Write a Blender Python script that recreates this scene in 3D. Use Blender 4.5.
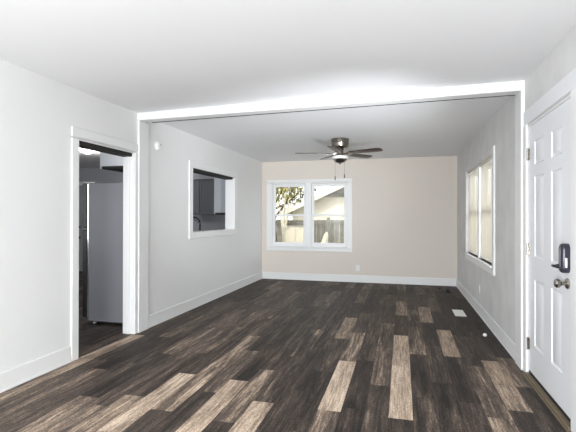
import bpy, bmesh, math, random
from mathutils import Vector, Matrix
for o in list(bpy.data.objects): bpy.data.objects.remove(o)
SC = bpy.context.scene
COL = SC.collection
R = math.radians
random.seed(7)
# ------------------------------------------------------------------ room numbers (metres, camera over the origin)
XL, XR, YF, YB, H = -2.842, 0.998, 8.566, -3.4, 2.44
KX = -8.5                                   # far side of the kitchen
# ------------------------------------------------------------------ camera
cam_d = bpy.data.cameras.new('camera'); cam = bpy.data.objects.new('camera', cam_d); COL.objects.link(cam)
cam_d.sensor_width = 36.0; cam_d.lens = 36.0*428.78/576.0; cam_d.clip_start = .05; cam_d.clip_end = 300
_r = Vector((0.96643438, 0.25690842, 0.00162694)); _u = Vector((-7.68e-4, -3.44237e-3, 0.9999938)); _b = -Vector((-0.25691243, 0.96642962, 0.00312943))
m = Matrix((_r, _u, _b)).transposed().to_4x4(); m.translation = (0, 0, 1.283)
cam.matrix_world = m
SC.camera = cam
# ------------------------------------------------------------------ view, world, sun, side-window daylight, added fill lamps out of view
SC.view_settings.view_transform = 'Standard'; SC.view_settings.look = 'None'
SC.view_settings.gamma = 1.0; SC.view_settings.use_curve_mapping = False
SC.view_settings.exposure = 0.45
w = bpy.data.worlds.new('sky'); SC.world = w; w.use_nodes = True
bg = w.node_tree.nodes['Background']; bg.inputs[0].default_value = (0.93, 0.96, 1.0, 1); bg.inputs[1].default_value = 1.5
def lamp(name, kind, loc, rot, energy, color=(1, 1, 1), **k):
    d = bpy.data.lights.new(name, kind); d.energy = energy; d.color = color
    for a, v in k.items(): setattr(d, a, v)
    o = bpy.data.objects.new(name, d); o.location = loc; o.rotation_euler = rot; COL.objects.link(o); return o
lamp('sun', 'SUN', (0, -5, 12), (R(48), 0, R(-28)), 1.9, (1, .95, .86), angle=R(1.5))
REAR_FILL_OPENINGS = [(-2.6, -0.7)]  # opening added in the unseen rear wall to hold a fill lamp
lamp('fill_rear_opening', 'AREA', (-1.65, YB-.02, 1.15), (R(99), 0, 0), 130, (.92, .965, 1), shape='RECTANGLE', size=1.9, size_y=1.6)  # added fill lamp brightening the near room from behind the camera
lamp('daylight_side_window', 'AREA', (1.6, 6.25, 1.4), (R(90), 0, R(90)), 27, (.9, .95, 1), shape='RECTANGLE', size=2.2, size_y=1.5)
_aim = (Vector((-1.6, 6.0, 2.05))-Vector((.88, 2.2, 1.0))).to_track_quat('-Z', 'Y').to_euler()
lamp('fill_by_the_door', 'SPOT', (.88, 2.2, 1.0), _aim, 360, (.90, .95, 1), spot_size=R(63), spot_blend=1.0, shadow_soft_size=.1)  # added spot fill, out of view, to brighten the far room
lamp('fill_behind_viewer', 'AREA', (-.5, -1.6, .7), (R(103), 0, R(-8)), 118, (.92, .965, 1), shape='RECTANGLE', size=1.0, size_y=.6)  # added area fill low behind the camera, no such source seen

# ------------------------------------------------------------------ materials
def srgb(c):
    f = lambda v: v/12.92 if v <= .04045 else ((v+.055)/1.055)**2.4
    return tuple(f(v/255.) for v in c) + (1.0,)
MATS = {}
def mat(name, col, rough=.5, metal=0., spec=.5, noise=0., nscale=8., bump=0., bscale=60., **inp):
    if name in MATS: return MATS[name]
    mt = bpy.data.materials.new(name); mt.use_nodes = True
    nt = mt.node_tree; p = nt.nodes['Principled BSDF']
    c = srgb(col); p.inputs['Base Color'].default_value = c
    p.inputs['Roughness'].default_value = rough; p.inputs['Metallic'].default_value = metal
    p.inputs['Specular IOR Level'].default_value = spec
    for k, v in inp.items(): p.inputs[k].default_value = v
    tc = nt.nodes.new('ShaderNodeTexCoord')
    if noise:
        n = nt.nodes.new('ShaderNodeTexNoise'); n.inputs['Scale'].default_value = nscale; n.inputs['Detail'].default_value = 5
        nt.links.new(tc.outputs['Object'], n.inputs['Vector'])
        mr = nt.nodes.new('ShaderNodeMapRange'); mr.inputs[1].default_value = .3; mr.inputs[2].default_value = .7
        mr.inputs[3].default_value = 1-noise; mr.inputs[4].default_value = 1+noise
        nt.links.new(n.outputs['Fac'], mr.inputs[0])
        mx = nt.nodes.new('ShaderNodeVectorMath'); mx.operation = 'SCALE'; mx.inputs[0].default_value = c[:3]
        nt.links.new(mr.outputs[0], mx.inputs['Scale']); nt.links.new(mx.outputs[0], p.inputs['Base Color'])
    if bump:
        n2 = nt.nodes.new('ShaderNodeTexNoise'); n2.inputs['Scale'].default_value = bscale; n2.inputs['Detail'].default_value = 4
        nt.links.new(tc.outputs['Object'], n2.inputs['Vector'])
        b = nt.nodes.new('ShaderNodeBump'); b.inputs['Strength'].default_value = bump; b.inputs['Distance'].default_value = .01
        nt.links.new(n2.outputs['Fac'], b.inputs['Height']); nt.links.new(b.outputs[0], p.inputs['Normal'])
    MATS[name] = mt; return mt
paint = mat('wall_paint', (233, 233, 232), .6, noise=.012, nscale=1.3, bump=.08, bscale=90)
paint_far = mat('beige_wall_paint', (224, 215, 205), .6, noise=.012, nscale=1.3, bump=.08, bscale=90)
paint_right = mat('touched_up_wall_paint', (217, 216, 215), .6, noise=.075, nscale=3.2, bump=.08, bscale=90)
ceil_m = mat('ceiling_paint', (243, 243, 244), .8, noise=.01, nscale=.8)
trim_m = mat('white_trim', (236, 236, 235), .38)
door_m = mat('white_door', (232, 233, 236), .38)
vinyl = mat('white_vinyl', (240, 240, 240), .35)
nickel = mat('brushed_nickel', (138, 131, 124), .24, 1.0, noise=.06, nscale=60)
dknickel = mat('satin_nickel', (168, 163, 156), .25, 1.0)
walnut = mat('walnut_blade', (64, 46, 42), .3, noise=.25, nscale=20)
frost = mat('frosted_glass', (240, 240, 238), .35)
black = mat('black_plastic', (22, 22, 24), .4)
lockm = mat('lock_black', (46, 46, 56), .28)
lockhi = mat('lock_grey_face', (120, 120, 132), .25, .3)
chrome = mat('chrome', (210, 210, 212), .12, 1.0)
plate = mat('white_plastic', (238, 238, 236), .4)
slot = mat('dark_slot', (30, 30, 30), .7)
brass = mat('threshold_tan', (112, 98, 78), .5, noise=.1, nscale=30)
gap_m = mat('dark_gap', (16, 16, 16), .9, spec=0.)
rubber = mat('black_rubber', (28, 27, 26), .7)
fr_m = mat('fridge_grey', (140, 141, 146), .42, bump=.15, bscale=180)
fr_w = mat('fridge_door', (196, 197, 200), .3)
cab_d = mat('slate_cabinet', (92, 95, 101), .5)
cab_g = mat('grey_cabinet', (168, 172, 178), .45)
cab_l = mat('light_cabinet', (238, 240, 243), .45)
kwall = mat('kitchen_paint', (176, 178, 184), .6)
kdoor = mat('kitchen_door_paint', (170, 171, 176), .5)
stone = mat('worktop_laminate', (120, 118, 116), .35, noise=.15, nscale=40)
dark_m = mat('dark_board', (44, 41, 38), .8, noise=.15, nscale=30)  # near-black board colour for head boards, cabinet undersides and floor slab
def pbsdf(mt): return mt.node_tree.nodes['Principled BSDF']
def glass_mat(name, tint=(1, 1, 1), gl=.06):
    mt = bpy.data.materials.new(name); mt.use_nodes = True; nt = mt.node_tree; nt.nodes.clear()
    o = nt.nodes.new('ShaderNodeOutputMaterial'); t = nt.nodes.new('ShaderNodeBsdfTransparent'); g = nt.nodes.new('ShaderNodeBsdfGlossy')
    t.inputs[0].default_value = (*tint, 1); g.inputs['Roughness'].default_value = .02
    mx = nt.nodes.new('ShaderNodeMixShader'); mx.inputs[0].default_value = gl
    nt.links.new(t.outputs[0], mx.inputs[1]); nt.links.new(g.outputs[0], mx.inputs[2]); nt.links.new(mx.outputs[0], o.inputs[0]); return mt
glass = glass_mat('window_glass', (.97, .98, .97), .05)
def translucent_mat(name, col, tr=.5):
    mt = bpy.data.materials.new(name); mt.use_nodes = True; nt = mt.node_tree; nt.nodes.clear()
    o = nt.nodes.new('ShaderNodeOutputMaterial'); d = nt.nodes.new('ShaderNodeBsdfDiffuse'); t = nt.nodes.new('ShaderNodeBsdfTranslucent')
    d.inputs[0].default_value = srgb(col); t.inputs[0].default_value = srgb(col)
    mx = nt.nodes.new('ShaderNodeMixShader'); mx.inputs[0].default_value = tr
    nt.links.new(d.outputs[0], mx.inputs[1]); nt.links.new(t.outputs[0], mx.inputs[2]); nt.links.new(mx.outputs[0], o.inputs[0]); return mt
slat_m = translucent_mat('blind_slat', (238, 233, 224), .38)
leaf_m = [translucent_mat('leaf_olive', (142, 142, 86), .4), translucent_mat('leaf_yellow', (222, 208, 128), .4), translucent_mat('leaf_dark', (70, 66, 42), .3)]
def lit_glass(name, col, strength):
    mt = mat(name, (245, 245, 245), .4)
    p = pbsdf(mt); p.inputs['Emission Color'].default_value = srgb(col); p.inputs['Emission Strength'].default_value = strength; return mt
klamp_m = lit_glass('lit_lamp_glass', (255, 250, 242), 1.0)
def plank_mat():
    mt = bpy.data.materials.new('vinyl_plank'); mt.use_nodes = True; nt = mt.node_tree; p = nt.nodes['Principled BSDF']; N = nt.nodes.new; L = nt.links.new
    at = N('ShaderNodeAttribute'); at.attribute_name = 'plank'
    sp = N('ShaderNodeSeparateColor'); L(at.outputs['Color'], sp.inputs[0])
    tc = N('ShaderNodeTexCoord')
    off = N('ShaderNodeCombineXYZ'); mu = N('ShaderNodeMath'); mu.operation = 'MULTIPLY'; mu.inputs[1].default_value = 37.
    L(sp.outputs[1], mu.inputs[0]); L(mu.outputs[0], off.inputs[0]); L(mu.outputs[0], off.inputs[1]); L(mu.outputs[0], off.inputs[2])
    add = N('ShaderNodeVectorMath'); add.operation = 'ADD'; L(tc.outputs['Object'], add.inputs[0]); L(off.outputs[0], add.inputs[1])
    def streak(sx, sy, det, dist):
        mp = N('ShaderNodeMapping'); mp.inputs['Scale'].default_value = (sx, sy, 1); L(add.outputs[0], mp.inputs[0])
        n = N('ShaderNodeTexNoise'); n.inputs['Scale'].default_value = 1; n.inputs['Detail'].default_value = det; n.inputs['Distortion'].default_value = dist
        n.inputs['Roughness'].default_value = .65
        L(mp.outputs[0], n.inputs['Vector']); return n.outputs['Fac']
    s1, s2, s3 = streak(13, 1.1, 4, .6), streak(70, 4.5, 5, .3), streak(130, 55, 3, .2)
    def ma(op, a, b):
        x = N('ShaderNodeMath'); x.operation = op
        for i, v in enumerate((a, b)):
            if isinstance(v, (int, float)): x.inputs[i].default_value = v
            else: L(v, x.inputs[i])
        return x.outputs[0]
    g = ma('MULTIPLY', ma('SUBTRACT', s1, .5), 1.5)
    g = ma('MULTIPLY', g, sp.outputs[2])                       # broad streaks, stronger on some planks
    g = ma('ADD', g, ma('MULTIPLY', ma('SUBTRACT', s2, .5), .95))
    g = ma('ADD', g, ma('MULTIPLY', ma('SUBTRACT', s3, .5), .75))
    t = ma('ADD', sp.outputs[0], g)
    cr = N('ShaderNodeValToRGB'); e = cr.color_ramp.elements
    e[0].position = 0; e[0].color = srgb((33, 29, 27)); e[1].position = 1; e[1].color = srgb((238, 218, 196))
    for pos, c in ((.25, (68, 59, 53)), (.5, (110, 96, 86)), (.75, (184, 162, 141))):
        x = cr.color_ramp.elements.new(pos); x.color = srgb(c)
    L(t, cr.inputs[0]); L(cr.outputs[0], p.inputs['Base Color'])
    rr = N('ShaderNodeMapRange'); rr.inputs[3].default_value = .5; rr.inputs[4].default_value = .68; L(s2, rr.inputs[0]); L(rr.outputs[0], p.inputs['Roughness'])
    p.inputs['Specular IOR Level'].default_value = .22
    b = N('ShaderNodeBump'); b.inputs['Strength'].default_value = .12; b.inputs['Distance'].default_value = .004; L(s2, b.inputs['Height']); L(b.outputs[0], p.inputs['Normal'])
    return mt
plank_m = plank_mat()

# ------------------------------------------------------------------ mesh helpers
class B:
    def __init__(s): s.bm = bmesh.new()
    def _add(s, verts, faces, mi=0):
        vs = [s.bm.verts.new(v) for v in verts]; out = []
        for f in faces:
            try: fc = s.bm.faces.new([vs[i] for i in f]); fc.material_index = mi; out.append(fc)
            except ValueError: pass
        return vs, out
    def box(s, x0, x1, y0, y1, z0, z1, bev=0, mi=0, M=None, seg=1):
        x0, x1 = min(x0, x1), max(x0, x1); y0, y1 = min(y0, y1), max(y0, y1); z0, z1 = min(z0, z1), max(z0, z1)
        V = [Vector(p) for p in ((x0, y0, z0), (x1, y0, z0), (x1, y1, z0), (x0, y1, z0), (x0, y0, z1), (x1, y0, z1), (x1, y1, z1), (x0, y1, z1))]
        return s.hexa(V, bev, mi, M, seg)
    def hexa(s, V, bev=0, mi=0, M=None, seg=1):
        if M is not None: V = [M @ Vector(v) for v in V]
        vs, fs = s._add(V, [(3, 2, 1, 0), (4, 5, 6, 7), (0, 1, 5, 4), (1, 2, 6, 5), (2, 3, 7, 6), (3, 0, 4, 7)], mi)
        if bev:
            seg = 1; ed = list({e for f in fs for e in f.edges})
            bmesh.ops.bevel(s.bm, geom=ed, offset=bev, segments=seg, profile=.5, affect='EDGES')
        return s
    def lathe(s, prof, c=(0, 0, 0), axis='Z', n=32, mi=0, M=None):
        c = Vector(c); rings = []
        for r, h in prof:
            ring = []
            for i in range(n if r > 1e-6 else 1):
                a = 2*math.pi*i/n; x, y = r*math.cos(a), r*math.sin(a)
                p = {'Z': (x, y, h), 'X': (h, x, y), 'Y': (y, h, x)}[axis]
                p = Vector(p)+c
                if M is not None: p = M @ p
                ring.append(s.bm.verts.new(p))
            rings.append(ring)
        for a, b in zip(rings, rings[1:]):
            for i in range(n):
                j = (i+1) % n
                q = [a[i % len(a)], a[j % len(a)], b[j % len(b)], b[i % len(b)]]
                q2 = []
                for v in q:
                    if v not in q2: q2.append(v)
                if len(q2) > 2:
                    f = s.bm.faces.new(q2); f.material_index = mi
        return s
    def tube(s, pts, r, n=10, mi=0, cap=True):
        pts = [Vector(p) for p in pts]; rings = []; rr = r if isinstance(r, (list, tuple)) else [r]*len(pts)
        up = Vector((0, 0, 1))
        for i, p in enumerate(pts):
            t = (pts[min(i+1, len(pts)-1)]-pts[max(i-1, 0)]).normalized()
            a = t.cross(up)
            if a.length < .05: a = t.cross(Vector((0, 1, 0)))
            a.normalize(); b = t.cross(a)
            rings.append([s.bm.verts.new(p+rr[i]*(math.cos(2*math.pi*k/n)*a+math.sin(2*math.pi*k/n)*b)) for k in range(n)])
        for A, C in zip(rings, rings[1:]):
            for k in range(n):
                f = s.bm.faces.new([A[k], A[(k+1) % n], C[(k+1) % n], C[k]]); f.material_index = mi
        if cap:
            for rg in (rings[0], rings[-1]):
                f = s.bm.faces.new(rg); f.material_index = mi
        return s
    def prism(s, poly, d, plane='XY', bev=0, mi=0, M=None):
        """polygon (list of 2D points) extruded from d[0] to d[1]"""
        f3 = {'XY': lambda p, h: (p[0], p[1], h), 'XZ': lambda p, h: (p[0], h, p[1]), 'YZ': lambda p, h: (h, p[0], p[1])}[plane]
        n = len(poly); V = [Vector(f3(p, d[0])) for p in poly]+[Vector(f3(p, d[1])) for p in poly]
        if M is not None: V = [M @ v for v in V]
        vs, fs = s._add(V, [tuple(range(n)), tuple(range(2*n-1, n-1, -1))]+[(i, (i+1) % n, n+(i+1) % n, n+i) for i in range(n)], mi)
        if bev:
            ed = list({e for f in fs[:2] for e in f.edges})
            bmesh.ops.bevel(s.bm, geom=ed, offset=bev, segments=2, profile=.5, affect='EDGES')
        return s
    def out(s, name, mats, parent=None, loc=None, rot=None, smooth=True):
        bm = s.bm; bmesh.ops.recalc_face_normals(bm, faces=bm.faces)
        for f in bm.faces: f.smooth = smooth
        for e in bm.edges:
            if len(e.link_faces) == 2: e.smooth = e.calc_face_angle(0) < R(35)
        me = bpy.data.meshes.new(name); bm.to_mesh(me); bm.free()
        for x in (mats if isinstance(mats, (list, tuple)) else [mats]): me.materials.append(x)
        o = bpy.data.objects.new(name, me); COL.objects.link(o)
        if loc is not None: o.location = loc
        if rot is not None: o.rotation_euler = rot
        if parent is not None: o.parent = parent
        return o
def tag(o, label=None, cat=None, group=None, kind=None):
    for k, v in (('label', label), ('category', cat), ('group', group), ('kind', kind)):
        if v: o[k] = v
    return o
def thing(name, label, cat, loc=(0, 0, 0), rz=0, group=None, kind=None):
    o = bpy.data.objects.new(name, None); COL.objects.link(o); o.location = loc; o.rotation_euler = (0, 0, rz); o.empty_display_size = .1
    return tag(o, label, cat, group, kind)
def struct(o, label, cat): return tag(o, label, cat, None, 'structure')
def copy_tree(o, parent=None):
    c = o.copy(); COL.objects.link(c); c.parent = parent
    for ch in o.children: copy_tree(ch, c)
    return c
def wall(axis, c0, c1, u0, u1, z0, z1, holes, name, mt):
    """solid wall between planes c0 and c1 of an axis, with rectangular holes (u0,u1,z0,z1)"""
    us = sorted({u0, u1, *[h[0] for h in holes], *[h[1] for h in holes]}); zs = sorted({z0, z1, *[h[2] for h in holes], *[h[3] for h in holes]})
    nu, nz = len(us)-1, len(zs)-1
    solid = lambda i, j: 0 <= i < nu and 0 <= j < nz and not any(h[0] <= (us[i]+us[i+1])/2 <= h[1] and h[2] <= (zs[j]+zs[j+1])/2 <= h[3] for h in holes)
    P = (lambda u, c, z: (c, u, z)) if axis == 'X' else (lambda u, c, z: (u, c, z))
    b = B()
    for i in range(nu):
        for j in range(nz):
            if not solid(i, j): continue
            a, d, e, f = us[i], us[i+1], zs[j], zs[j+1]
            for c in (c0, c1): b._add([P(a, c, e), P(d, c, e), P(d, c, f), P(a, c, f)], [(0, 1, 2, 3)])
            for (di, dj, q) in ((-1, 0, ((a, e), (a, f))), (1, 0, ((d, e), (d, f))), (0, -1, ((a, e), (d, e))), (0, 1, ((a, f), (d, f)))):
                if not solid(i+di, j+dj):
                    (ua, za), (ub, zb) = q
                    b._add([P(ua, c0, za), P(ub, c0, zb), P(ub, c1, zb), P(ua, c1, za)], [(0, 1, 2, 3)])
    bmesh.ops.remove_doubles(b.bm, verts=b.bm.verts, dist=1e-5)
    return b.out(name, mt, smooth=False)

# ================================================================== THE SETTING
TW = .13
DY0, DY1, DH = 3.272, 4.105, 1.982           # kitchen doorway
PY0, PY1, PZ0, PZ1 = 5.462, 7.0, 1.075, 1.972   # pass-through
WX0, WX1, WZ0, WZ1 = -2.640, -1.050, .66, 2.0     # far window hole
SY0, SY1, SZ0, SZ1 = 5.262, 7.27, .735, 2.0      # side window hole
EY0, EY1, EH = 2.925, 3.902, 2.045           # entry door hole
struct(wall('X', XL, XL-TW, YB, YF, 0, H, [(DY0-.02, DY1+.02, 0, DH+.02), (PY0-.02, PY1+.02, PZ0-.02, PZ1+.02)], 'wall_left', paint), 'light grey left wall with a doorway and a pass-through', 'wall')
struct(wall('X', XR, XR+.14, YB, YF, 0, H, [(SY0, SY1, SZ0, SZ1), (EY0, EY1, 0, EH)], 'wall_right', paint_right), 'grey right wall with the blinds window and entry door', 'wall')
struct(wall('Y', YF, YF+.14, KX-.14, XR+.14, 0, H, [(WX0, WX1, WZ0, WZ1)], 'wall_back', paint_far), 'beige end wall with the double window', 'wall')
struct(wall('Y', YB, YB-.14, XL-TW, XR+.14, 0, H, [(a, b, .35, 1.95) for a, b in REAR_FILL_OPENINGS], 'wall_front', paint), 'grey wall behind the viewer with an opening added for a fill lamp', 'wall')
b = B(); b.box(KX, KX-.14, 1.5, YF, 0, H); struct(b.out('wall_kitchen', kwall), 'grey far side wall of the dim kitchen', 'wall')
b = B(); b.box(KX-.14, XL-TW, 1.5, 1.36, 0, H); struct(b.out('wall_kitchen_front', kwall), 'grey kitchen wall nearest the viewer, out of sight', 'wall')
b = B(); b.box(KX, XL-TW-.002, YF-.02, YF-.001, 0, H); struct(b.out('wall_kitchen_back', kwall), 'grey rear wall of the dim kitchen', 'wall')
b = B(); b.box(KX-.5, XR+.5, YB-.5, YF+.5, H, H+.15); struct(b.out('ceiling', ceil_m), 'flat white ceiling over both rooms', 'ceiling')
# floor: planks laid along the depth of the room
PW, PO, PL = .1535, .07, .998
KNOWN = {   # row -> list of (y0, y1, tone, streak strength) read off the photo
    0: [(.8, 1.83, .3, .5), (1.83, 2.826, .22, .8), (2.826, 3.838, .80, .35), (3.838, 4.83, .70, .35), (4.83, 5.82, .20, .5), (5.82, 6.80, .50, .4), (6.8, 7.8, .25, .4)],
    1: [(2.2, 3.2, .25, .9), (3.2, 4.2, .22, .9), (4.2, 5.25, .45, .9), (5.25, 6.2, .3, .9), (6.2, 7.2, .25, .4)],
    2: [(2.5, 3.52, .2, .8), (3.52, 4.52, .26, .8), (4.52, 5.507, .16, .5), (5.507, 6.45, .52, .45), (6.45, 7.45, .22, .4)],
    3: [(2.2, 3.2, .26, .8), (3.2, 4.215, .17, .6), (4.215, 5.187, .62, .35), (5.187, 6.2, .14, .4), (6.2, 7.2, .32, .4)],
    4: [(1.0, 2.0, .45, .8), (2.0, 3.0, .48, .8), (3.0, 4.0, .42, .9), (4.0, 5.0, .26, .6), (5.0, 6.0, .16, .4), (6.0, 7.0, .15, .4)],
    5: [(2.15, 3.147, .2, .6), (3.147, 4.18, .60, .55), (4.18, 5.18, .22, .5), (5.18, 6.18, .14, .3), (6.18, 7.2, .15, .3)],
    6: [(2.5, 3.6, .2, .6), (3.6, 4.3, .48, .7), (4.3, 5.3, .13, .3), (5.3, 6.3, .12, .3), (6.3, 7.3, .12, .3)],
    -1: [(2.2, 3.35, .25, .9), (3.35, 4.35, .42, .9), (4.35, 5.35, .42, .9), (5.35, 6.3, .2, .5)],
    -2: [(1.9, 2.9, .16, .8), (2.9, 3.9, .16, .7), (3.9, 4.9, .3, .9), (4.9, 5.9, .28, .5)],
    -3: [(1.83, 2.825, .48, .9), (2.825, 3.84, .82, .4), (3.84, 4.82, .52, 1.1), (4.82, 5.82, .3, .5)],
    -4: [(2.5, 3.53, .18, .8), (3.53, 4.53, .28, .8), (4.53, 5.517, .56, .3), (5.517, 6.5, .2, .4)],
    -5: [(2.1, 3.1, .2, .8), (3.1, 4.1, .2, .8), (4.1, 5.1, .30, 1.2), (5.1, 6.1, .3, 1.2)],
    -6: [(1.85, 2.84, .75, .5), (2.84, 3.84, .26, .9), (3.84, 4.84, .5, 1.2), (4.84, 5.84, .25, .6)],
    -7: [(2.5, 3.45, .55, 1.1), (3.45, 4.45, .3, .9), (4.45, 5.45, .25, .8)],
    -8: [(1.3, 2.2, .6, .6), (2.2, 3.165, .74, .5), (3.165, 4.16, .2, .8), (4.16, 5.1, .2, .6)],
    -9: [(1.9, 2.9, .25, .7), (2.9, 3.9, .45, 1.0), (3.9, 4.9, .3, .8), (4.9, 5.9, .3, .8)],
    -10: [(1.6, 2.54, .35, .7), (2.54, 3.4, .62, .9), (3.4, 4.4, .5, 1.0), (4.4, 5.4, .35, .7)],
    -11: [(1.2, 2.2, .7, .5), (2.2, 3.19, .80, .6), (3.19, 4.19, .25, .7), (4.19, 5.2, .3, .7)],
    -12: [(1.7, 2.7, .58, .9), (2.7, 3.7, .32, .8), (3.7, 4.7, .42, .9), (4.7, 5.7, .42, .6)],
    -13: [(1.5, 2.5, .48, .9), (2.5, 3.5, .34, .7), (3.5, 4.5, .44, .9), (4.5, 5.5, .4, .6)],
    -14: [(1.6, 2.6, .55, .8), (2.6, 3.6, .2, .6), (3.6, 4.6, .45, .8), (4.6, 5.6, .45, .7)],
    -15: [(1.3, 2.3, .3, .6), (2.3, 3.3, .34, .6), (3.3, 4.3, .24, .7), (4.3, 5.3, .4, .8)],
    -16: [(1.3, 2.1, .4, .7), (2.1, 3.1, .42, .7), (3.1, 4.1, .16, .5), (4.1, 5.1, .4, .7)],
    -17: [(1.3, 2.3, .35, .6), (2.3, 3.3, .36, .6), (3.3, 4.3, .26, .7), (4.3, 5.3, .3, .6)],
    -18: [(1.3, 2.3, .60, .5), (2.3, 3.3, .58, .5), (3.3, 4.1, .62, .7), (4.1, 5.3, .28, .5)],
}
def make_floor():
    rnd = random.Random(21); b = B(); data = []
    k0 = math.floor((KX-PO)/PW); k1 = math.ceil((XR-PO)/PW)
    def q(x0, x1, y0, y1, tone, st):
        g = .0007
        b._add([(x0+g, y0+g, 0), (x1-g, y0+g, 0), (x1-g, y1-g, 0), (x0+g, y1-g, 0)], [(0, 1, 2, 3)]); data.append((tone, rnd.random(), st))
    for k in range(k0, k1+1):
        x0, x1 = PO+(k-1)*PW, PO+k*PW
        x0, x1 = max(x0, KX), min(x1, XR+.14)
        if x1-x0 < .01: continue
        kn = KNOWN.get(k, [])
        segs = list(kn)
        lo = kn[0][0] if kn else (rnd.random()*.9+1.3 if x1 > XL else 1.4+rnd.random()*.9); hi = kn[-1][1] if kn else lo
        y = lo
        dark = x1 < XL+.02
        while y > (1.36 if x1 < XL-.1 else YB): 
            segs.append((max(y-PL, YB), y, rnd.choice([.15, .2, .25, .3, .4, .55, .65]), rnd.uniform(.4, .9))); y -= PL
        y = hi
        while y < YF+.02:
            segs.append((y, min(y+PL, YF+.02), rnd.choice([.14, .18, .2, .24, .28, .34, .40]), rnd.uniform(.3, .6))); y += PL
        for s_ in segs: q(x0, x1, *s_)
    nb = len(b.bm.faces)
    b.box(KX-.14, XR+.14, YB-.14, YF+.14, -.2, -.003, mi=1)
    bm = b.bm; bm.faces.ensure_lookup_table()
    cl = bm.loops.layers.float_color.new('plank')
    for i, f in enumerate(bm.faces):
        d = data[i] if i < nb else (.05, 0, 0)
        for l in f.loops: l[cl] = (d[0], d[1], d[2], 1)
    o = b.out('floor', [plank_m, dark_m], smooth=False)
    for p in o.data.polygons:                      # planks face up
        pass
    return o
struct(make_floor(), 'dark multi-tone wood-look plank floor', 'floor')

# --- cased opening between the two rooms (slightly out of square with the side walls)
def fy(x): return 4.165 + (x+2.812)*(3.993-4.165)/3.78
T = .03
def slab(x0, x1, ya, yb, z0, z1, bev=.003):
    """box whose front/back follow the line fy, offset ya..yb"""
    return [(x0, fy(x0)+ya, z0), (x1, fy(x1)+ya, z0), (x1, fy(x1)+yb, z0), (x0, fy(x0)+yb, z0), (x0, fy(x0)+ya, z1), (x1, fy(x1)+ya, z1), (x1, fy(x1)+yb, z1), (x0, fy(x0)+yb, z1)]
b = B(); b.hexa(slab(XL, XR, 0, .125, 2.355, H), .003); b.hexa(slab(XL+T, XR-T, .165, .184, 2.357, H), .002)
struct(b.out('trim_1', trim_m), 'white header beam across the opening between the rooms', 'trim')
b = B(); b.hexa(slab(XL, XL+T, 0, .184, 0, 2.355), .003); struct(b.out('trim_2', trim_m), 'white jamb of the opening on the left wall', 'trim')
b = B(); b.hexa(slab(XR-T, XR, 0, .2, 0, 2.355), .003); struct(b.out('trim_3', trim_m), 'white jamb of the opening beside the entry door', 'trim')
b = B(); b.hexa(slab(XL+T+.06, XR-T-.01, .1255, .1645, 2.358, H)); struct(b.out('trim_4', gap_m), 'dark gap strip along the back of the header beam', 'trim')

# --- baseboards
def base(name, label, x0, x1, y0, y1, h=.14):
    b = B(); b.box(x0, x1, y0, y1, 0, h, .004, seg=2)
    if abs(x1-x0) < abs(y1-y0):
        s = 1 if x1 > 0 and x0 > 0 else -1
        if s < 0: b.box(x1, x1+.008, y0, y1, 0, .018, .003)
        else: b.box(x0-.008, x0, y0, y1, 0, .018, .003)
    else: b.box(x0, x1, y0-.008, y0, 0, .018, .003)
    return struct(b.out(name, trim_m), label, 'baseboard')
base('baseboard_left', 'white baseboard along the left wall of the far room', XL, XL+.014, fy(XL)+.186, YF-.001)
base('baseboard_left_near', 'white baseboard left of the kitchen doorway', XL, XL+.014, YB+.001, DY0-.093)
base('baseboard_back', 'white baseboard under the double window', XL+.0145, XR-.0145, YF-.014, YF)
base('baseboard_right', 'white baseboard under the blinds window', XR-.014, XR, fy(XR)+.202, YF-.001)
base('baseboard_right_near', 'white baseboard on the near right wall, out of sight', XR-.014, XR, YB+.001, EY0-.095)

# --- doorway casing (trim_5) and pass-through casing (trim_6)
t5 = struct(thing('trim_5', None, None), 'white casing around the kitchen doorway on the left', 'trim')
b = B(); b.box(XL, XL+.018, DY0-.09, DY0-.006, 0, DH+.006, .004, seg=2); b.out('side_casing', trim_m, t5)
b = B(); b.box(XL, XL+.018, DY1+.006, fy(XL)-.001, 0, DH+.006, .004, seg=2); b.out('side_casing', trim_m, t5)
b = B(); b.box(XL, XL+.018, DY0-.09, fy(XL)-.001, DH+.022, DH+.107, .004, seg=2); b.out('head_casing', trim_m, t5)
b = B()
b.box(XL+.004, XL-TW-.004, DY0-.02, DY0, 0, DH, .002); b.box(XL+.004, XL-TW-.004, DY1, DY1+.02, 0, DH, .002)
b.box(XL-.05, XL-.085, DY1-.011, DY1, 0, DH-.02, .002)
b.out('jamb', trim_m, t5)
b = B(); b.box(XL+.004, XL-.012, DY0-.02, DY1+.02, DH, DH+.016, .002); b.out('head_edge', trim_m, t5)
b = B(); b.box(XL-.0125, XL-TW-.004, DY0-.02, DY1+.02, DH+.001, DH+.02); b.box(XL-.02, XL-TW-.004, DY0+.0005, DY1-.0005, DH-.036, DH+.001); b.out('head_jamb', dark_m, t5)
tag(t5.children[-1], 'dark underside of the doorway head')
t6 = struct(thing('trim_6', None, None), 'white casing around the kitchen pass-through', 'trim')
for args in ((PY0-.105, PY0-.004, PZ0-.004, PZ1+.004), (PY1+.004, PY1+.135, PZ0-.004, PZ1+.004)):
    b = B(); b.box(XL, XL+.018, *args, .004, seg=2); b.out('side_casing', trim_m, t6)
b = B(); b.box(XL, XL+.019, PY0-.105, PY1+.135, PZ1+.004, PZ1+.095, .004, seg=2); b.out('head_casing', trim_m, t6)
b = B(); b.box(XL, XL+.019, PY0-.105, PY1+.135, PZ0-.095, PZ0-.004, .004, seg=2); b.out('sill_casing', trim_m, t6)
b = B(); b.box(XL+.003, XL-TW-.03, PY0-.02, PY0, PZ0, PZ1, .002); b.box(XL+.003, XL-TW-.03, PY1, PY1+.02, PZ0, PZ1, .002); b.box(XL+.003, XL-TW-.03, PY0-.02, PY1+.02, PZ0-.02, PZ0, .002); b.out('jamb', trim_m, t6)
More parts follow.
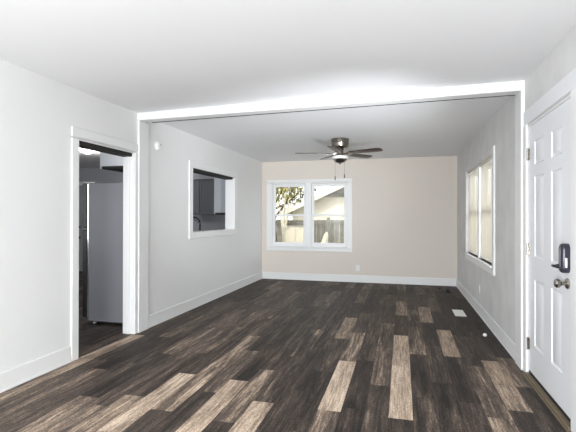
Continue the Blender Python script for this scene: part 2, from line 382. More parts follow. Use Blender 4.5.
b = B(); b.box(XL+.003, XL-TW-.03, PY0-.02, PY1+.02, PZ1, PZ1+.02); b.box(XL-.02, XL-TW-.03, PY0+.0005, PY1-.0005, PZ1-.030, PZ1); b.out('head_jamb', dark_m, t6)
tag(t6.children[-1], 'dark underside of the pass-through head')

# --- window_1: double window in the end wall
w1 = struct(thing('window_1', None, None, (0, 0, 0)), 'white double-hung double window in the beige end wall', 'window')
ox0, ox1, oz0, oz1 = -2.735, -.955, .597, 2.06
yf = YF-.018
b = B(); b.box(ox0, WX0+.006, yf, YF, WZ0-.006, oz1-.055, .004); b.out('side_casing', trim_m, w1)
b = B(); b.box(WX1-.006, ox1, yf, YF, WZ0-.006, oz1-.055, .004); b.out('side_casing', trim_m, w1)
b = B(); b.box(ox0, ox1, yf, YF, oz1-.0545, oz1, .004); b.out('head_casing', trim_m, w1)
b = B(); b.box(ox0, ox1, yf-.004, YF, oz0, WZ0-.0065, .004); b.box(ox0+.03, ox1-.03, YF-.035, YF+.05, WZ0-.006, WZ0+.018, .004); b.out('window_sill', trim_m, w1)
MX0, MX1 = -1.905, -1.79
b = B(); b.box(MX0, MX1, YF-.012, YF+.10, WZ0+.018, WZ1, .004)
b.box(WX0, WX0+.025, YF, YF+.12, WZ0, WZ1, .003); b.box(WX1-.025, WX1, YF, YF+.12, WZ0, WZ1, .003); b.box(WX0, WX1, YF, YF+.12, WZ1-.022, WZ1, .003); b.box(WX0, WX1, YF, YF+.13, WZ0-.02, WZ0+.02, .003)
b.out('frame', vinyl, w1)
for (a, c) in ((WX0+.026, MX0-.001), (MX1+.001, WX1-.026)):
    zr = 1.323; st = .05
    for (z0, z1, y0, nm) in ((zr-.022, WZ1-.024, YF+.065, 'upper_sash'), (WZ0+.022, zr+.022, YF+.025, 'lower_sash')):
        y1 = y0+.034; bz = .085 if nm == 'lower_sash' else .042; tz = .06 if nm == 'upper_sash' else .042
        b = B(); b.box(a, a+st, y0, y1, z0, z1, .004); b.box(c-st, c, y0, y1, z0, z1, .004)
        b.box(a+st-.002, c-st+.002, y0+.001, y1-.001, z0, z0+bz, .004); b.box(a+st-.002, c-st+.002, y0+.001, y1-.001, z1-tz, z1, .004)
        if nm == 'lower_sash': b.box((a+c)/2-.03, (a+c)/2+.03, y0-.012, y0+.004, z1-.004, z1+.012, .003)
        s = b.out(nm, vinyl, w1)
        b = B(); b.box(a+st-.004, c-st+.004, y0+.014, y0+.018, z0+bz-.004, z1-tz+.004); b.out('glass_pane', glass, s)

# --- window_2: blinds window in the right wall
w2 = struct(thing('window_2', None, None), 'white double window in the right wall behind two blinds', 'window')
xs = XR-.02
sy0, sy1 = SY0-.09, SY1+.075
b = B(); b.box(xs, XR, sy0, SY0+.004, SZ0-.10, SZ1+.085, .004); b.out('side_casing', trim_m, w2)
b = B(); b.box(xs, XR, SY1-.004, sy1, SZ0-.10, SZ1+.03, .004); b.out('side_casing', trim_m, w2)
b = B(); b.box(xs+.004, XR, SY0+.005, SY1-.005, SZ1-.004, SZ1+.085, .004); b.out('head_casing', paint_right, w2)
b = B(); b.box(xs-.022, XR+.05, SY0+.005, SY1-.005, SZ0-.022, SZ0, .005); b.box(xs+.004, XR, SY0+.005, SY1-.005, SZ0-.10, SZ0-.023, .004); b.out('window_sill', trim_m, w2)
MY0, MY1 = 6.205, 6.285
b = B(); b.box(XR-.005, XR+.11, MY0, MY1, SZ0+.001, SZ1-.001, .004)
for y0, y1 in ((SY0, SY0+.03), (SY1-.03, SY1)): b.box(XR+.03, XR+.12, y0, y1, SZ0, SZ1, .003)
b.box(XR+.03, XR+.12, SY0, SY1, SZ1-.03, SZ1, .003); b.box(XR+.05, XR+.12, SY0, SY1, SZ0, SZ0+.03, .003)
b.out('frame', vinyl, w2)
for (a, c) in ((SY0+.031, MY0-.001), (MY1+.001, SY1-.031)):
    for (z0, z1, x0, nm) in ((1.34, SZ1-.031, XR+.095, 'upper_sash'), (SZ0+.031, 1.385, XR+.06, 'lower_sash')):
        b = B(); b.box(x0, x0+.03, a, a+.045, z0, z1, .003); b.box(x0, x0+.03, c-.045, c, z0, z1, .003)
        b.box(x0+.001, x0+.029, a+.04, c-.04, z0, z0+.045, .003); b.box(x0+.001, x0+.029, a+.04, c-.04, z1-.045, z1, .003)
        s = b.out(nm, vinyl, w2)
        b = B(); b.box(x0+.012, x0+.016, a+.04, c-.04, z0+.04, z1-.04); b.out('glass_pane', glass, s)

# --- frame added around the unseen rear fill-lamp opening
for i, (a, c) in enumerate(REAR_FILL_OPENINGS):
    b = B(); b.box(a-.08, a, YB, YB+.02, .27, 2.03, .004); b.box(c, c+.08, YB, YB+.02, .27, 2.03, .004); b.box(a, c, YB, YB+.02, 1.95, 2.03, .004); b.box(a, c, YB, YB+.02, .27, .35, .004)
    struct(b.out('window_%d' % (i+3), trim_m), 'white frame added around the fill lamp opening behind the viewer', 'window')

# --- door_1: six-panel entry door
d1 = struct(thing('door_1', None, None, (XR, 0, 0)), 'white six-panel entry door at the right', 'door')
DA, DB, DZ0, DZ1 = 2.945, 3.885, .046, 2.022
def panel_slab(b, y0, y1, z0, z1, x0, x1, cols, rows, dp=.008):
    """slab with raised panels on its x0 face; built from stiles, rails and sunk, raised fields"""
    ys = [y0]; [ys.extend(c) for c in cols]; ys.append(y1); zs = [z0]; [zs.extend(r_) for r_ in rows]; zs.append(z1)
    for i in range(len(ys)-1):
        for j in range(len(zs)-1):
            a, c, e, f = ys[i], ys[i+1], zs[j], zs[j+1]
            if i % 2 == 1 and j % 2 == 1:
                ins = [(0, 0), (.010, dp), (.022, dp), (.040, .0015)]
                loops = [[(x0+d, a+k, e+k), (x0+d, c-k, e+k), (x0+d, c-k, f-k), (x0+d, a+k, f-k)] for k, d in ins]
                for L0, L1 in zip(loops, loops[1:]):
                    b._add(L0+L1, [(0, 1, 5, 4), (1, 2, 6, 5), (2, 3, 7, 6), (3, 0, 4, 7)])
                b._add(loops[-1], [(0, 1, 2, 3)])
            else: b._add([(x0, a, e), (x0, c, e), (x0, c, f), (x0, a, f)], [(0, 1, 2, 3)])
    b._add([(x1, y0, z0), (x1, y1, z0), (x1, y1, z1), (x1, y0, z1)], [(0, 1, 2, 3)])
    b._add([(x0, y0, z0), (x1, y0, z0), (x1, y1, z0), (x0, y1, z0), (x0, y0, z1), (x1, y0, z1), (x1, y1, z1), (x0, y1, z1)], [(0, 1, 2, 3), (4, 5, 6, 7), (0, 1, 5, 4), (3, 2, 6, 7)])
    bmesh.ops.remove_doubles(b.bm, verts=b.bm.verts, dist=1e-5)
b = B(); panel_slab(b, DA, DB, DZ0, DZ1, .004, .045, [(3.135, 3.352), (3.502, 3.742)], [(.275, .80), (.975, 1.61), (1.70, 1.885)])
slab1 = b.out('door_slab', door_m, d1)
b = B()
b.box(.002, .12, DB+.003, EY1, .0, EH, .002); b.box(.002, .12, EY0, DA-.003, 0, EH, .002); b.box(.002, .12, EY0, EY1, DZ1+.004, EH, .002)
b.box(.046, .06, EY0, EY1, .03, EH, .002); b.out('door_frame', trim_m, d1)
yfr = fy(XR)-.001
b = B(); b.box(-.018, 0, EY1-.008, yfr, 0, EH+.005, .004, seg=2); b.out('side_casing', trim_m, d1)
b = B(); b.box(-.018, 0, EY0-.085, EY0+.008, 0, EH+.005, .004, seg=2); b.out('side_casing', trim_m, d1)
b = B(); b.box(-.012, 0, EY0-.085, yfr, EH+.0055, EH+.125, .004, seg=2); b.out('head_casing', door_m, d1)
b = B(); b.box(-.03, .14, EY0+.002, EY1-.002, -.001, .022, .004); b.box(-.045, -.03, EY0-.02, EY1+.01, -.001, .010, .003); b.out('threshold', brass, d1)
b = B(); b.box(.001, .05, DA+.002, DB-.002, .022, .046, .002); b.out('door_sweep', rubber, d1)
for z in (.26, 1.025, 1.80):
    b = B(); b.lathe([(0, -.05), (.008, -.05), (.008, .05), (0, .05)], (-.006, DB+.002, z), n=12); b.box(-.001, .003, DB-.028, DB+.03, z-.045, z+.045, .001); b.out('hinge', dknickel, d1)
# knob
KY, KZ = 3.036, .872
b = B(); b.lathe([(0, 0), (.034, 0), (.034, -.006), (.028, -.012), (.013, -.014), (.012, -.036), (.020, -.042), (.028, -.052), (.029, -.064), (.022, -.074), (0, -.077)], (.004, KY, KZ), 'X', 28)
kn = b.out('door_knob', dknickel, d1)
# keypad deadbolt
LY, LZ = 3.036, 1.03
def rounded(w_, h_, r, n=6):
    P = []
    for cx, cz, a0 in ((w_/2-r, h_/2-r, 0), (-w_/2+r, h_/2-r, 90), (-w_/2+r, -h_/2+r, 180), (w_/2-r, -h_/2+r, 270)):
        for i in range(n+1):
            a = R(a0+90*i/n); P.append((cx+r*math.cos(a), cz+r*math.sin(a)))
    return P
LM = Matrix.Translation((.004, LY, LZ))
b = B(); lv = []
for k, x in ((0, 0), (0, -.030), (.002, -.037), (.006, -.042), (.012, -.0455), (.020, -.047)):
    lv.append([b.bm.verts.new(LM @ Vector((x, p[0], p[1]))) for p in rounded(.074-2*k, .185-2*k, .036-k)])
for L0, L1 in zip(lv, lv[1:]):
    for i in range(len(L0)): b.bm.faces.new([L0[i], L0[(i+1) % len(L0)], L1[(i+1) % len(L0)], L1[i]])
b.bm.faces.new(lv[-1]); b.bm.faces.new(lv[0])
lk = b.out('deadbolt_lock', lockm, d1)
tag(lk, 'black rounded lock housing above the knob')
b = B(); b.prism(rounded(.026, .13, .012), (-.044, -.0485), 'YZ', .0008, M=LM @ Matrix.Translation((0, -.004, .004))); b.out('lock_cover', lockhi, lk)
b = B(); b.box(.002-.03, -.046+.03, -.0385, -.035, -.056, .004, .001, M=LM); b.out('lock_label', plate, lk)
b = B(); b.lathe([(0, -.045), (.014, -.045), (.014, -.062), (0, -.062)], (0, .014, -.052), 'X', 16, M=LM); b.box(-.08, -.06, .004, .05, -.06, -.044, .004, M=LM); b.out('thumb_turn', black, lk)

# ================================================================== FAR ROOM THINGS
# --- ceiling fan
fan = thing('ceiling_fan', 'brushed nickel ceiling fan with five dark wooden blades', 'ceiling fan', (-.885, 6.31, H), R(15.5))
b = B(); b.lathe([(0, 0), (.128, 0), (.134, -.004), (.134, -.022), (.129, -.026), (.128, -.060), (.131, -.064), (.129, -.070), (.126, -.095), (.117, -.122), (.100, -.134), (.06, -.136), (0, -.136)], n=48); b.out('motor_housing', nickel, fan)
b = B(); b.lathe([(0, -.134), (.05, -.135), (.056, -.145), (.056, -.165), (.048, -.170), (.048, -.20), (.060, -.206), (.060, -.226), (.045, -.232), (.045, -.246), (.10, -.250), (.118, -.256), (0, -.257)], n=40); b.out('hub', nickel, fan)
b = B(); b.lathe([(.113, -.256), (.114, -.272), (.106, -.296), (.098, -.310), (0, -.310)], n=40); b.out('light_glass', frost, fan)
b = B(); b.lathe([(.116, -.256), (.1165, -.268), (.109, -.297), (.094, -.322), (.070, -.343), (.035, -.357), (0, -.361)], n=40)
for f in list(b.bm.faces):
    if f.calc_center_median().z > -.285: b.bm.faces.remove(f)
b.lathe([(0, -.358), (.012, -.359), (.013, -.366), (.006, -.374), (0, -.375)], n=16); b.out('light_bowl', dknickel, fan)
def blade():
    M = Matrix.Rotation(R(-12), 4, 'X')
    pts = [(.165, -.048), (.30, -.058), (.55, -.066), (.615, -.064), (.648, -.050), (.662, -.022), (.662, .022), (.648, .050), (.615, .064), (.55, .066), (.30, .058), (.165, .048), (.150, .03), (.150, -.03)]
    b = B(); b.prism(pts, (-.0035, .0035), 'XY', .0015, M=M); o = b.out('blade', walnut, fan)
    b = B(); b.prism([(.05, -.022), (.10, -.014), (.15, -.034), (.215, -.040), (.235, 0), (.215, .040), (.15, .034), (.10, .014), (.05, .022)], (-.010, -.0037), 'XY', .001, M=M)
    for x, y in ((.19, .025), (.19, -.025), (.215, 0)): b.lathe([(0, -.013), (.006, -.012), (.006, -.009)], (x, y, 0), n=10, M=M)
    b.out('blade_bracket', dknickel, o)
    return o
bl0 = blade(); bl0.location = (0, 0, -.212)
for k in range(5):
    o = bl0 if k == 0 else copy_tree(bl0, fan)
    o.location = (0, 0, -.212); o.rotation_euler = (0, 0, R(180+72*k))
for (x, y, zz) in ((-.068, .028, -.585), (.062, -.028, -.560)):
    b = B()
    b.tube([(x*.72, y*.72, -.215), (x*.97, y*.97, -.222), (x, y, -.24), (x, y, zz+.03)], .0022, 6); c = b.out('pull_chain', dknickel, fan)
    b = B(); b.lathe([(0, zz+.04), (.006, zz+.038), (.008, zz+.024), (.005, zz+.012), (.008, zz+.006), (.010, zz-.008), (.006, zz-.016), (0, zz-.018)], (x, y, 0), n=12); b.out('chain_fob', black, c)
# --- blinds
def blind(y0, y1, label):
    L = y1-y0
    t = thing('window_blind', label, 'blind', (XR+.018, (y0+y1)/2, SZ1-.003), 0, 'blinds in the right wall window')
    b = B(); b.box(-.02, .02, -L/2+.016, L/2-.016, -.036, 0, .003); b.out('headrail', slat_m, t)
    for s in (-1, 1):
        b = B(); b.box(-.024, .022, s*(L/2-.0155), s*L/2, -.042, 0, .002); b.out('bracket', plate, t)
    b = B(); z = -.055; zb = -(SZ1-SZ0)+.045
    M0 = Matrix.Rotation(R(-57), 4, 'Y')
    while z > zb:
        b.box(-.0125, .0125, -L/2+.02, L/2-.02, -.0006, .0006, M=Matrix.Translation((0, 0, z)) @ M0); z -= .0212
    b.out('slats', slat_m, t)
    b = B(); b.box(-.013, .013, -L/2+.02, L/2-.02, zb-.02, zb-.006, .003); b.out('bottom_rail', slat_m, t)
    for y in (-L/2+.14, 0, L/2-.14):
        b = B(); b.tube([(-.0135, y, -.03), (-.0135, y, zb-.012)], .0012, 5); b.out('ladder_cord', plate, t)
    b = B(); b.tube([(-.024, -L/2+.06, -.03), (-.026, -L/2+.06, -.62)], .004, 6); b.out('tilt_wand', plate, t)
    return t
blind(SY0+.003, MY0-.002, 'white slatted blind nearer the entry door in the right wall window')
blind(MY1+.002, SY1-.003, 'cream slatted blind nearer the far corner in the right wall window')
# --- outlets
def outlet():
    t = thing('wall_outlet', 'white duplex outlet on the beige end wall right of the double window', 'outlet', (-.845, YF, .28), 0, 'wall outlets')
    b = B(); b.box(-.035, .035, -.006, 0, -.058, .058, .002, seg=2); b.out('cover_plate', plate, t)
    for z in (-.02, .02):
        b = B(); b.prism(rounded(.034, .028, .011, 4), (-.008, -.005), 'XZ', M=Matrix.Translation((0, 0, z))); r_ = b.out('receptacle', plate, t)
        b = B(); b.box(-.008, -.006, -.0086, -.0078, z-.004, z+.006); b.box(.006, .008, -.0086, -.0078, z-.004, z+.006); b.out('slot', slot, r_)
    return t
ot = outlet()
o2 = copy_tree(ot); o2.location = (XR, 6.165, .335); o2.rotation_euler = (0, 0, R(-90)); o2['label'] = 'white duplex outlet low on the right wall below the blinds'
# --- round detector on the left wall
t = thing('smoke_detector', 'small round white detector high on the left wall beside the opening', 'detector', (XL, 4.57, 2.136))
b = B(); b.lathe([(0, 0), (.055, 0), (.055, .012), (.05, .016), (0, .016)], axis='X', n=32); b.out('base_ring', plate, t)
b = B(); b.lathe([(0, .016), (.044, .016), (.043, .026), (.036, .033), (.018, .036), (0, .036)], axis='X', n=32); b.out('cover', plate, t)
b = B(); b.lathe([(0, .03), (.006, .03), (.006, .0365), (0, .0365)], (0, .022, .018), 'X', 10); b.out('sensor_vent', slot, t)
# --- floor register
t = thing('floor_register', 'white metal floor register near the right wall', 'floor vent', (.742, 6.16, 0))
b = B(); W2, L2 = .07, .195
b.box(-W2, W2, -L2, -L2+.03, 0, .006, .002); b.box(-W2, W2, L2-.03, L2, 0, .006, .002); b.box(-W2, -W2+.02, -L2+.029, L2-.029, 0, .006, .002); b.box(W2-.02, W2, -L2+.029, L2-.029, 0, .006, .002)
b.out('frame', plate, t)
b = B(); n = 20
for i in range(n):
    y = -L2+.034+(2*L2-.068)*i/(n-1); b.box(-W2+.019, W2-.019, y-.0055, y+.0055, .001, .0045, .0005)
b.box(-.003, .003, -L2+.029, L2-.029, .001, .0052)
b.out('louvers', plate, t)
b = B(); b.box(-W2+.015, W2-.015, -L2+.02, L2-.02, .0003, .0008); b.out('duct_opening', slot, t)
# --- bits left on the floor
b = B(); b.lathe([(0, 0), (.016, 0), (.021, .008), (.021, .018), (.014, .027), (.007, .030), (.006, .027), (0, .026)], n=20)
tag(b.out('door_stop', plate, loc=(.868, 5.04, 0)), 'small white plastic stop lying on the dark planks near the right wall', 'door stop')
b = B(); b.prism([(-.042, 0), (.045, 0), (.030, .022), (-.006, .062), (-.018, .060)], (-.02, .02), 'XZ', .004)
tag(b.out('cable_stub', rubber, loc=(.763, 7.79, 0)), 'black wedge shaped stub standing on the floor near the far right corner', 'stub')
b = B(); b.prism([(-.022, 0), (.024, 0), (.016, .014), (-.01, .018)], (-.014, .014), 'XZ', .003)
tag(b.out('rubber_scrap', rubber, loc=(.655, 8.2, 0)), 'tiny black scrap on the floor by the end wall baseboard', 'scrap')

# ================================================================== KITCHEN
# --- refrigerator: back on the shared wall, doors towards the kitchen
fx0, fx1, fyy, fh = -3.655, XL-TW-.03, 4.372, 1.69
fr = thing('refrigerator', 'grey refrigerator side-on just inside the kitchen doorway', 'refrigerator', ((fx0+fx1)/2, fyy+.36, 0))
hx = (fx1-fx0)/2
b = B(); b.box(-hx, hx, -.36, .36, .035, fh, .006, seg=2); b.out('cabinet', fr_m, fr)
b = B(); b.box(-hx-.016, -hx-.001, -.35, .35, .06, fh-.012, .002); b.out('gasket', rubber, fr)
for z0, z1, nm in ((.075, 1.13, 'door'), (1.145, fh, 'freezer_door')):
    b = B(); b.box(-hx-.085, -hx-.017, -.358, .358, z0, z1, .010, seg=2); d = b.out(nm, black, fr)
    b = B(); zc = (z0+.55, z1-.06) if nm == 'door' else (z0+.05, z0+.38)
    b.tube([(-hx-.085, .30, zc[0]), (-hx-.125, .30, zc[0]+.02), (-hx-.125, .30, zc[1]-.02), (-hx-.085, .30, zc[1])], .010, 8); b.out('door_handle', black, d)
b = B(); b.box(-hx-.07, -hx+.09, -.355, -.29, fh+.0005, fh+.016, .004); b.out('hinge_cover', plate, fr)
b = B(); b.box(-hx-.002, -hx+.014, -.366, -.3601, .05, fh-.01, .001); b.box(-hx, hx, -.366, -.3601, .036, .046, .001); b.out('edge_trim', chrome, fr)
for x in (-hx+.06, hx-.06):
    for y in (-.31, .31):
        b = B(); b.lathe([(0, 0), (.022, 0), (.022, .012), (.010, .014), (.010, .04), (0, .04)], (x, y, 0), n=14); b.out('foot', plate, fr)
# --- cabinets
def cabinet(name, label, x0, x1, y0, y1, z0, z1, face, mt, ndoors, group=None, knob_z=None, under=None):
    """wall cabinet; face '-X' or '-Y' carries the doors"""
    t = thing(name, label, 'cabinet', ((x0+x1)/2, (y0+y1)/2, z0), 0, group); w_, d_, h_ = (x1-x0)/2, (y1-y0)/2, z1-z0
    b = B(); b.box(-w_, w_, -d_, d_, 0.032, h_, .002); b.out('body', mt, t)
    b = B(); b.box(-w_+.004, w_-.004, -d_+.002, d_-.004, 0, .0318); b.out('underside', under or dark_m, t)
    for i in range(ndoors):
        b = B()
        if face == '-X':
            a = -d_+2*d_*i/ndoors+.003; c = -d_+2*d_*(i+1)/ndoors-.003
            b.box(-w_-.019, -w_-.001, a, c, .004, h_-.004, .002); b.box(-w_-.024, -w_-.019, a, a+.05, .004, h_-.004, .001); b.box(-w_-.024, -w_-.019, c-.05, c, .004, h_-.004, .001)
            b.box(-w_-.024, -w_-.019, a+.05, c-.05, .004, .055, .001); b.box(-w_-.024, -w_-.019, a+.05, c-.05, h_-.055, h_-.004, .001)
            kp = (-w_-.024, c-.03 if i % 2 == 0 else a+.03, .06); ax = 'X'
        else:
            a = -w_+2*w_*i/ndoors+.003; c = -w_+2*w_*(i+1)/ndoors-.003
            b.box(a, c, -d_-.019, -d_-.001, .004, h_-.004, .002); b.box(a, a+.05, -d_-.024, -d_-.019, .004, h_-.004, .001); b.box(c-.05, c, -d_-.024, -d_-.019, .004, h_-.004, .001)
            b.box(a+.05, c-.05, -d_-.024, -d_-.019, .004, .055, .001); b.box(a+.05, c-.05, -d_-.024, -d_-.019, h_-.055, h_-.004, .001)
            kp = (c-.03 if i % 2 == 0 else a+.03, -d_-.024, .06); ax = 'Y'
        d = b.out('door', mt, t)
        b = B(); b.lathe([(0, 0), (.006, 0), (.006, -.012), (.014, -.018), (.014, -.026), (0, -.03)], kp, ax, 14); b.out('knob', black, d)
    return t
wx = XL-TW-.001
cabinet('upper_cabinet', 'light grey cabinet hung above the refrigerator', -3.52, wx, 4.44, 5.20, 1.865, 2.135, '-X', cab_l, 2, 'kitchen wall cabinets')
cabinet('upper_cabinet', 'light grey wall cabinet side-on, seen right in the pass-through', -3.31, wx, 7.25, 8.14, 1.335, 2.075, '-X', cab_g, 2, 'kitchen wall cabinets')
cabinet('upper_cabinet', 'dark slate wall cabinet with small knobs seen in the pass-through', -5.65, -3.32, 8.21, YF-.021, 1.335, 2.06, '-Y', cab_d, 6, 'kitchen wall cabinets')
# soffits over the cabinets and the counter run under the pass-through
b = B(); b.box(-5.7, -3.32, 8.19, YF-.021, 2.075, H-.002); struct(b.out('trim_7', kwall), 'grey soffit above the slate kitchen cabinets', 'trim')
t = thing('base_cabinet', 'grey base cabinet under the pass-through, carrying the worktop', 'cabinet', (-3.275, 6.75, 0))
b = B(); b.box(-.28, .299, -1.5, 1.45, .09, .868, .002); b.box(-.22, .299, -1.5, 1.45, 0, .09); b.out('body', cab_d, t)
for i in range(5):
    y = -1.49+.588*i
    b = B(); b.box(-.30, -.281, y, y+.58, .10, .86, .003); d = b.out('door', cab_d, t)
    b = B(); b.lathe([(0, 0), (.006, 0), (.006, -.012), (.014, -.018), (.014, -.026), (0, -.03)], (-.30, y+(.54 if i % 2 == 0 else .04), .8), 'X', 14); b.out('knob', black, d)
b = B(); b.box(-3.60, wx, 5.23, 8.22, .869, .907, .004); tag(b.out('worktop', stone), 'grey worktop along the kitchen side of the pass-through', 'worktop')
# --- faucet
fa = thing('kitchen_faucet', 'black gooseneck faucet with steel spring at the pass-through', 'faucet', (-3.15, 6.33, .9075))
b = B(); b.lathe([(0, 0), (.028, 0), (.028, .01), (.020, .03), (.018, .10), (0, .10)], n=20); b.out('base', black, fa)
arc = [(0, 0, .10), (0, 0, .20), (0, 0, .26)]+[(-.115+.115*math.cos(R(a)), 0, .26+.115*math.sin(R(a))) for a in range(15, 181, 15)]+[(-.23, 0, .2)]
b = B(); b.tube(arc, .013, 10); b.out('neck', black, fa)
arc2 = [(-.012, -.02, .12), (-.012, -.02, .25)]+[(-.115+.085*math.cos(R(a)), -.02, .26+.085*math.sin(R(a))) for a in range(15, 181, 15)]
b = B(); b.tube(arc2, .008, 8); b.out('hose_spring', chrome, fa)
b = B(); b.lathe([(0, .08), (.017, .08), (.019, .10), (.014, .2), (0, .2)], (-.23, 0, 0), n=14); b.out('spray_head', black, fa)
b = B(); b.tube([(0, -.018, .06), (0, -.06, .075)], [.007, .005], 8); b.out('lever', black, fa)
# --- kitchen ceiling lamp
kl = thing('ceiling_lamp', 'lit white dome lamp on the kitchen ceiling seen through the doorway', 'lamp', (-5.2, 6.2, H))
b = B(); b.lathe([(0, 0), (.10, 0), (.10, -.02), (0, -.02)], n=32); b.out('base', plate, kl)
b = B(); b.lathe([(.092, -.0205), (.092, -.03), (.082, -.05), (.05, -.068), (0, -.074)], n=32); b.out('shade', klamp_m, kl)
lamp('kitchen_front_fill', 'AREA', (-5.6, 1.56, 1.45), (R(90), 0, 0), 30, (.93, .96, 1), shape='RECTANGLE', size=1.4, size_y=1.2)  # added fill lamp inside the unseen front wall, which has no window
kb = lamp('kitchen_bulb', 'POINT', (-5.2, 6.2, H-.16), (0, 0, 0), 22, (1, .98, .95), shadow_soft_size=.1)
# --- door_2: kitchen back door
d2 = struct(thing('door_2', None, None, (-7.70, YF-.021, 0)), 'grey kitchen back door seen deep through the doorway', 'door')
b = B(); b.box(-.42, .42, -.04, -.001, .01, 2.03, .003)
for x0, x1 in ((-.32, -.06), (.06, .32)):
    for z0, z1 in ((.2, .85), (1.0, 1.85)): b.box(x0, x1, -.048, -.04, z0, z1, .006)
b.out('door_slab', kdoor, d2)
b = B(); b.box(-.51, -.424, -.025, 0, 0, 2.034, .003); b.box(.424, .51, -.025, 0, 0, 2.034, .003); b.box(-.51, .51, -.025, 0, 2.035, 2.12, .003); b.out('casing', trim_m, d2)
for z, r_ in ((.80, .03), (1.05, .028)):
    b = B(); b.lathe([(0, 0), (r_, 0), (r_, -.01), (.012, -.014), (.012, -.03), (r_*.9, -.04), (r_*.9, -.055), (0, -.06)], (.355, -.04, z), 'Y', 18); b.out('door_knob', black, d2)

# ================================================================== OUTSIDE
GZ = -.9
grass = mat('dry_lawn', (138, 136, 122), .9, noise=.3, nscale=3, bump=.5, bscale=20)
b = B(); b.box(-40, 40, -20, 60, GZ-.3, GZ); struct(b.out('ground', grass), 'dry pale lawn outside the windows', 'ground')
fence_m = mat('weathered_fence', (140, 134, 118), .8, noise=.22, nscale=5)
siding = mat('cream_siding', (230, 222, 202), .7, noise=.03, nscale=3)
fascia_m = mat('cream_fascia', (238, 232, 216), .6)
shingle = mat('grey_shingle', (126, 122, 112), .85, noise=.25, nscale=12)
bark = mat('tree_bark', (92, 82, 68), .85, noise=.3, nscale=14)
palebark = mat('pale_bark', (222, 214, 192), .7, noise=.15, nscale=20)
# --- fence
fn = thing('wooden_fence', 'weathered grey board fence across the yard beyond the double window', 'fence', (-3.5, 13.0, GZ))
b = B(); rnd = random.Random(3); x = -6.0
while x < 7.0:
    h = 2.10+rnd.uniform(-.015, .015); b.box(x, x+.135, -.01, .01, .03, h, .003); x += .142
b.out('boards', fence_m, fn)
for z in (.35, 1.15, 1.98):
    b = B(); b.box(-6, 7, -.05, -.0105, z, z+.085, .004); b.out('rail', fence_m, fn)
for i in range(6):
    b = B(); b.box(-5.9+2.4*i, -5.81+2.4*i, -.14, -.051, 0, 2.18, .006); b.out('post', fence_m, fn)
# --- neighbour house, gable end towards us
hs = thing('neighbor_house', 'cream sided house with a low gable roof beyond the fence', 'house', (-.6, 20.0, GZ))
EV, RG, HW, PT = 2.55, 4.60, 4.5, .455
gx = (RG-3.2)/PT
b = B(); b.prism([(-HW, 0), (HW, 0), (HW, EV), (0, RG), (-HW, EV)], (0, 8), 'XZ')
for i in range(20): b.box(-HW, HW, -.014, 0, .15*i+.1, .15*i+.115)
b.out('wall', siding, hs)
b = B(); b.prism([(-gx, 3.2), (gx, 3.2), (0, RG-.01)], (-.05, -.001), 'XZ')
for i in range(10):
    z = 3.22+.13*i; g = (RG-.03-z-.03)/PT
    if g > .1: b.box(-g, g, -.07, -.05, z, z+.03)
b.box(-gx, gx, -.09, -.05, 3.15, 3.215, .004); b.out('gable_panel', fence_m, hs)
for s in (-1, 1):
    ex = HW+.5; ez = RG-PT*ex
    b = B(); b.hexa([(0, -.5, RG+.02), (s*ex, -.5, ez+.02), (s*ex, 8.4, ez+.02), (0, 8.4, RG+.02), (0, -.5, RG+.17), (s*ex, -.5, ez+.17), (s*ex, 8.4, ez+.17), (0, 8.4, RG+.17)]); b.out('roof_slope', shingle, hs)
    b = B(); b.hexa([(0, -.53, RG-.14), (s*ex, -.53, ez-.14), (s*ex, -.501, ez-.14), (0, -.501, RG-.14), (0, -.53, RG+.18), (s*ex, -.53, ez+.18), (s*ex, -.501, ez+.18), (0, -.501, RG+.18)]); b.out('fascia', fascia_m, hs)
# --- low storage shed in front of the fence
sh = thing('storage_shed', 'low beige storage shed with a dark lid against the fence', 'shed', (-3.02, 12.5, GZ))
b = B(); b.box(-.32, .32, -.25, .25, 0, 1.95, .006); b.out('body', siding, sh)
for s in (-1, 1):
    b = B(); b.box(s*.015, s*.29, -.268, -.2505, .1, 1.85, .004); d = b.out('door', siding, sh)
    b = B(); b.box(s*.03, s*.05, -.285, -.268, .95, 1.1, .003); b.out('handle', rubber, d)
b = B(); b.box(-.37, .37, -.32, .30, 1.951, 2.03, .008); b.out('lid', shingle, sh)
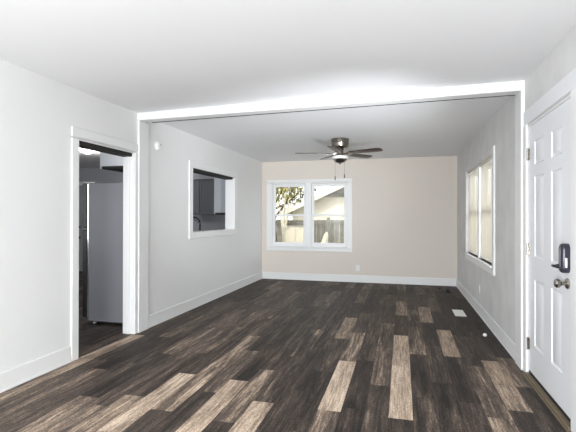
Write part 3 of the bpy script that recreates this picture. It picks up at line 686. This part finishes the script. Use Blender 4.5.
# --- trees
def leaves(n, c, rad, seed, size=(.045, .085)):
    r_ = random.Random(seed); b = B()
    for _ in range(n):
        while True:
            p = Vector((r_.uniform(-1, 1), r_.uniform(-1, 1), r_.uniform(-1, 1)))
            if p.length < 1: break
        p = Vector((p.x*rad[0], p.y*rad[1], p.z*rad[2]))+Vector(c); s = r_.uniform(*size)
        E = Matrix.Translation(p) @ Matrix.Rotation(r_.uniform(0, 6.28), 4, 'Z') @ Matrix.Rotation(r_.uniform(0, 3.14), 4, 'X')
        P = [E @ Vector(v) for v in ((0, -s, 0), (s*.5, -.1*s, .18*s), (0, s, 0), (-s*.5, -.1*s, .18*s))]
        b._add(P, [(0, 1, 2), (0, 2, 3)], r_.choices([0, 1, 2], [.45, .4, .15])[0])
    return b
tr = thing('leafy_tree', 'yellow green tree outside the left half of the double window', 'tree', (-3.62, 11.9, GZ))
b = B(); b.tube([(0, 0, -.05), (.02, 0, 1.2), (-.02, .03, 2.2), (.05, 0, 3.2)], [.14, .125, .10, .05], 12); b.out('trunk', bark, tr)
for i, (p, q) in enumerate((((0, 0, 2.1), (.75, -.2, 3.2)), ((0, 0, 2.2), (-.7, .2, 3.3)), ((0, 0, 2.5), (.4, .5, 3.7)), ((0, 0, 2.4), (.9, -.4, 2.9)))):
    b = B(); mid = ((p[0]+q[0])/2+.05, (p[1]+q[1])/2, (p[2]+q[2])/2-.06); b.tube([p, mid, q], [.04, .028, .012], 8); b.out('branch', bark, tr)
leaves(1900, (.25, 0, 3.35), (1.15, .8, .85), 5).out('foliage', leaf_m, tr, smooth=False)
sp_ = thing('pale_sapling', 'slender pale barked sapling outside the left window half', 'tree', (-2.92, 10.6, GZ))
b = B(); b.tube([(0, 0, -.05), (.02, 0, 1.3), (-.02, 0, 1.9), (.03, 0, 2.8)], [.055, .05, .04, .015], 10); b.out('trunk', palebark, sp_)
for p, q in (((0, 0, 1.75), (.12, 0, 2.65)), ((0, 0, 1.5), (-.14, .05, 2.45))):
    b = B(); b.tube([p, ((p[0]+q[0])/2+.02, 0, (p[2]+q[2])/2), q], [.032, .026, .014], 8); b.out('branch', palebark, sp_)
leaves(110, (0, 0, 2.75), (.42, .35, .5), 9, (.03, .05)).out('foliage', leaf_m, sp_, smooth=False)
# --- pale stump beyond the right half
b = B(); b.tube([(-.05, 0, 0), (-.04, 0, 1.0), (.0, 0, 1.4), (.06, 0, 1.70), (.09, 0, 1.78)], [.13, .11, .10, .06, .03], 12)
b.tube([(.0, 0, 1.3), (-.08, 0, 1.45), (-.10, 0, 1.5)], [.06, .05, .03], 8)
tag(b.out('tree_stump', palebark, loc=(-2.05, 11.5, GZ)), 'pale cut tree stump low in the right window half', 'stump')
bpy.context.view_layer.update()
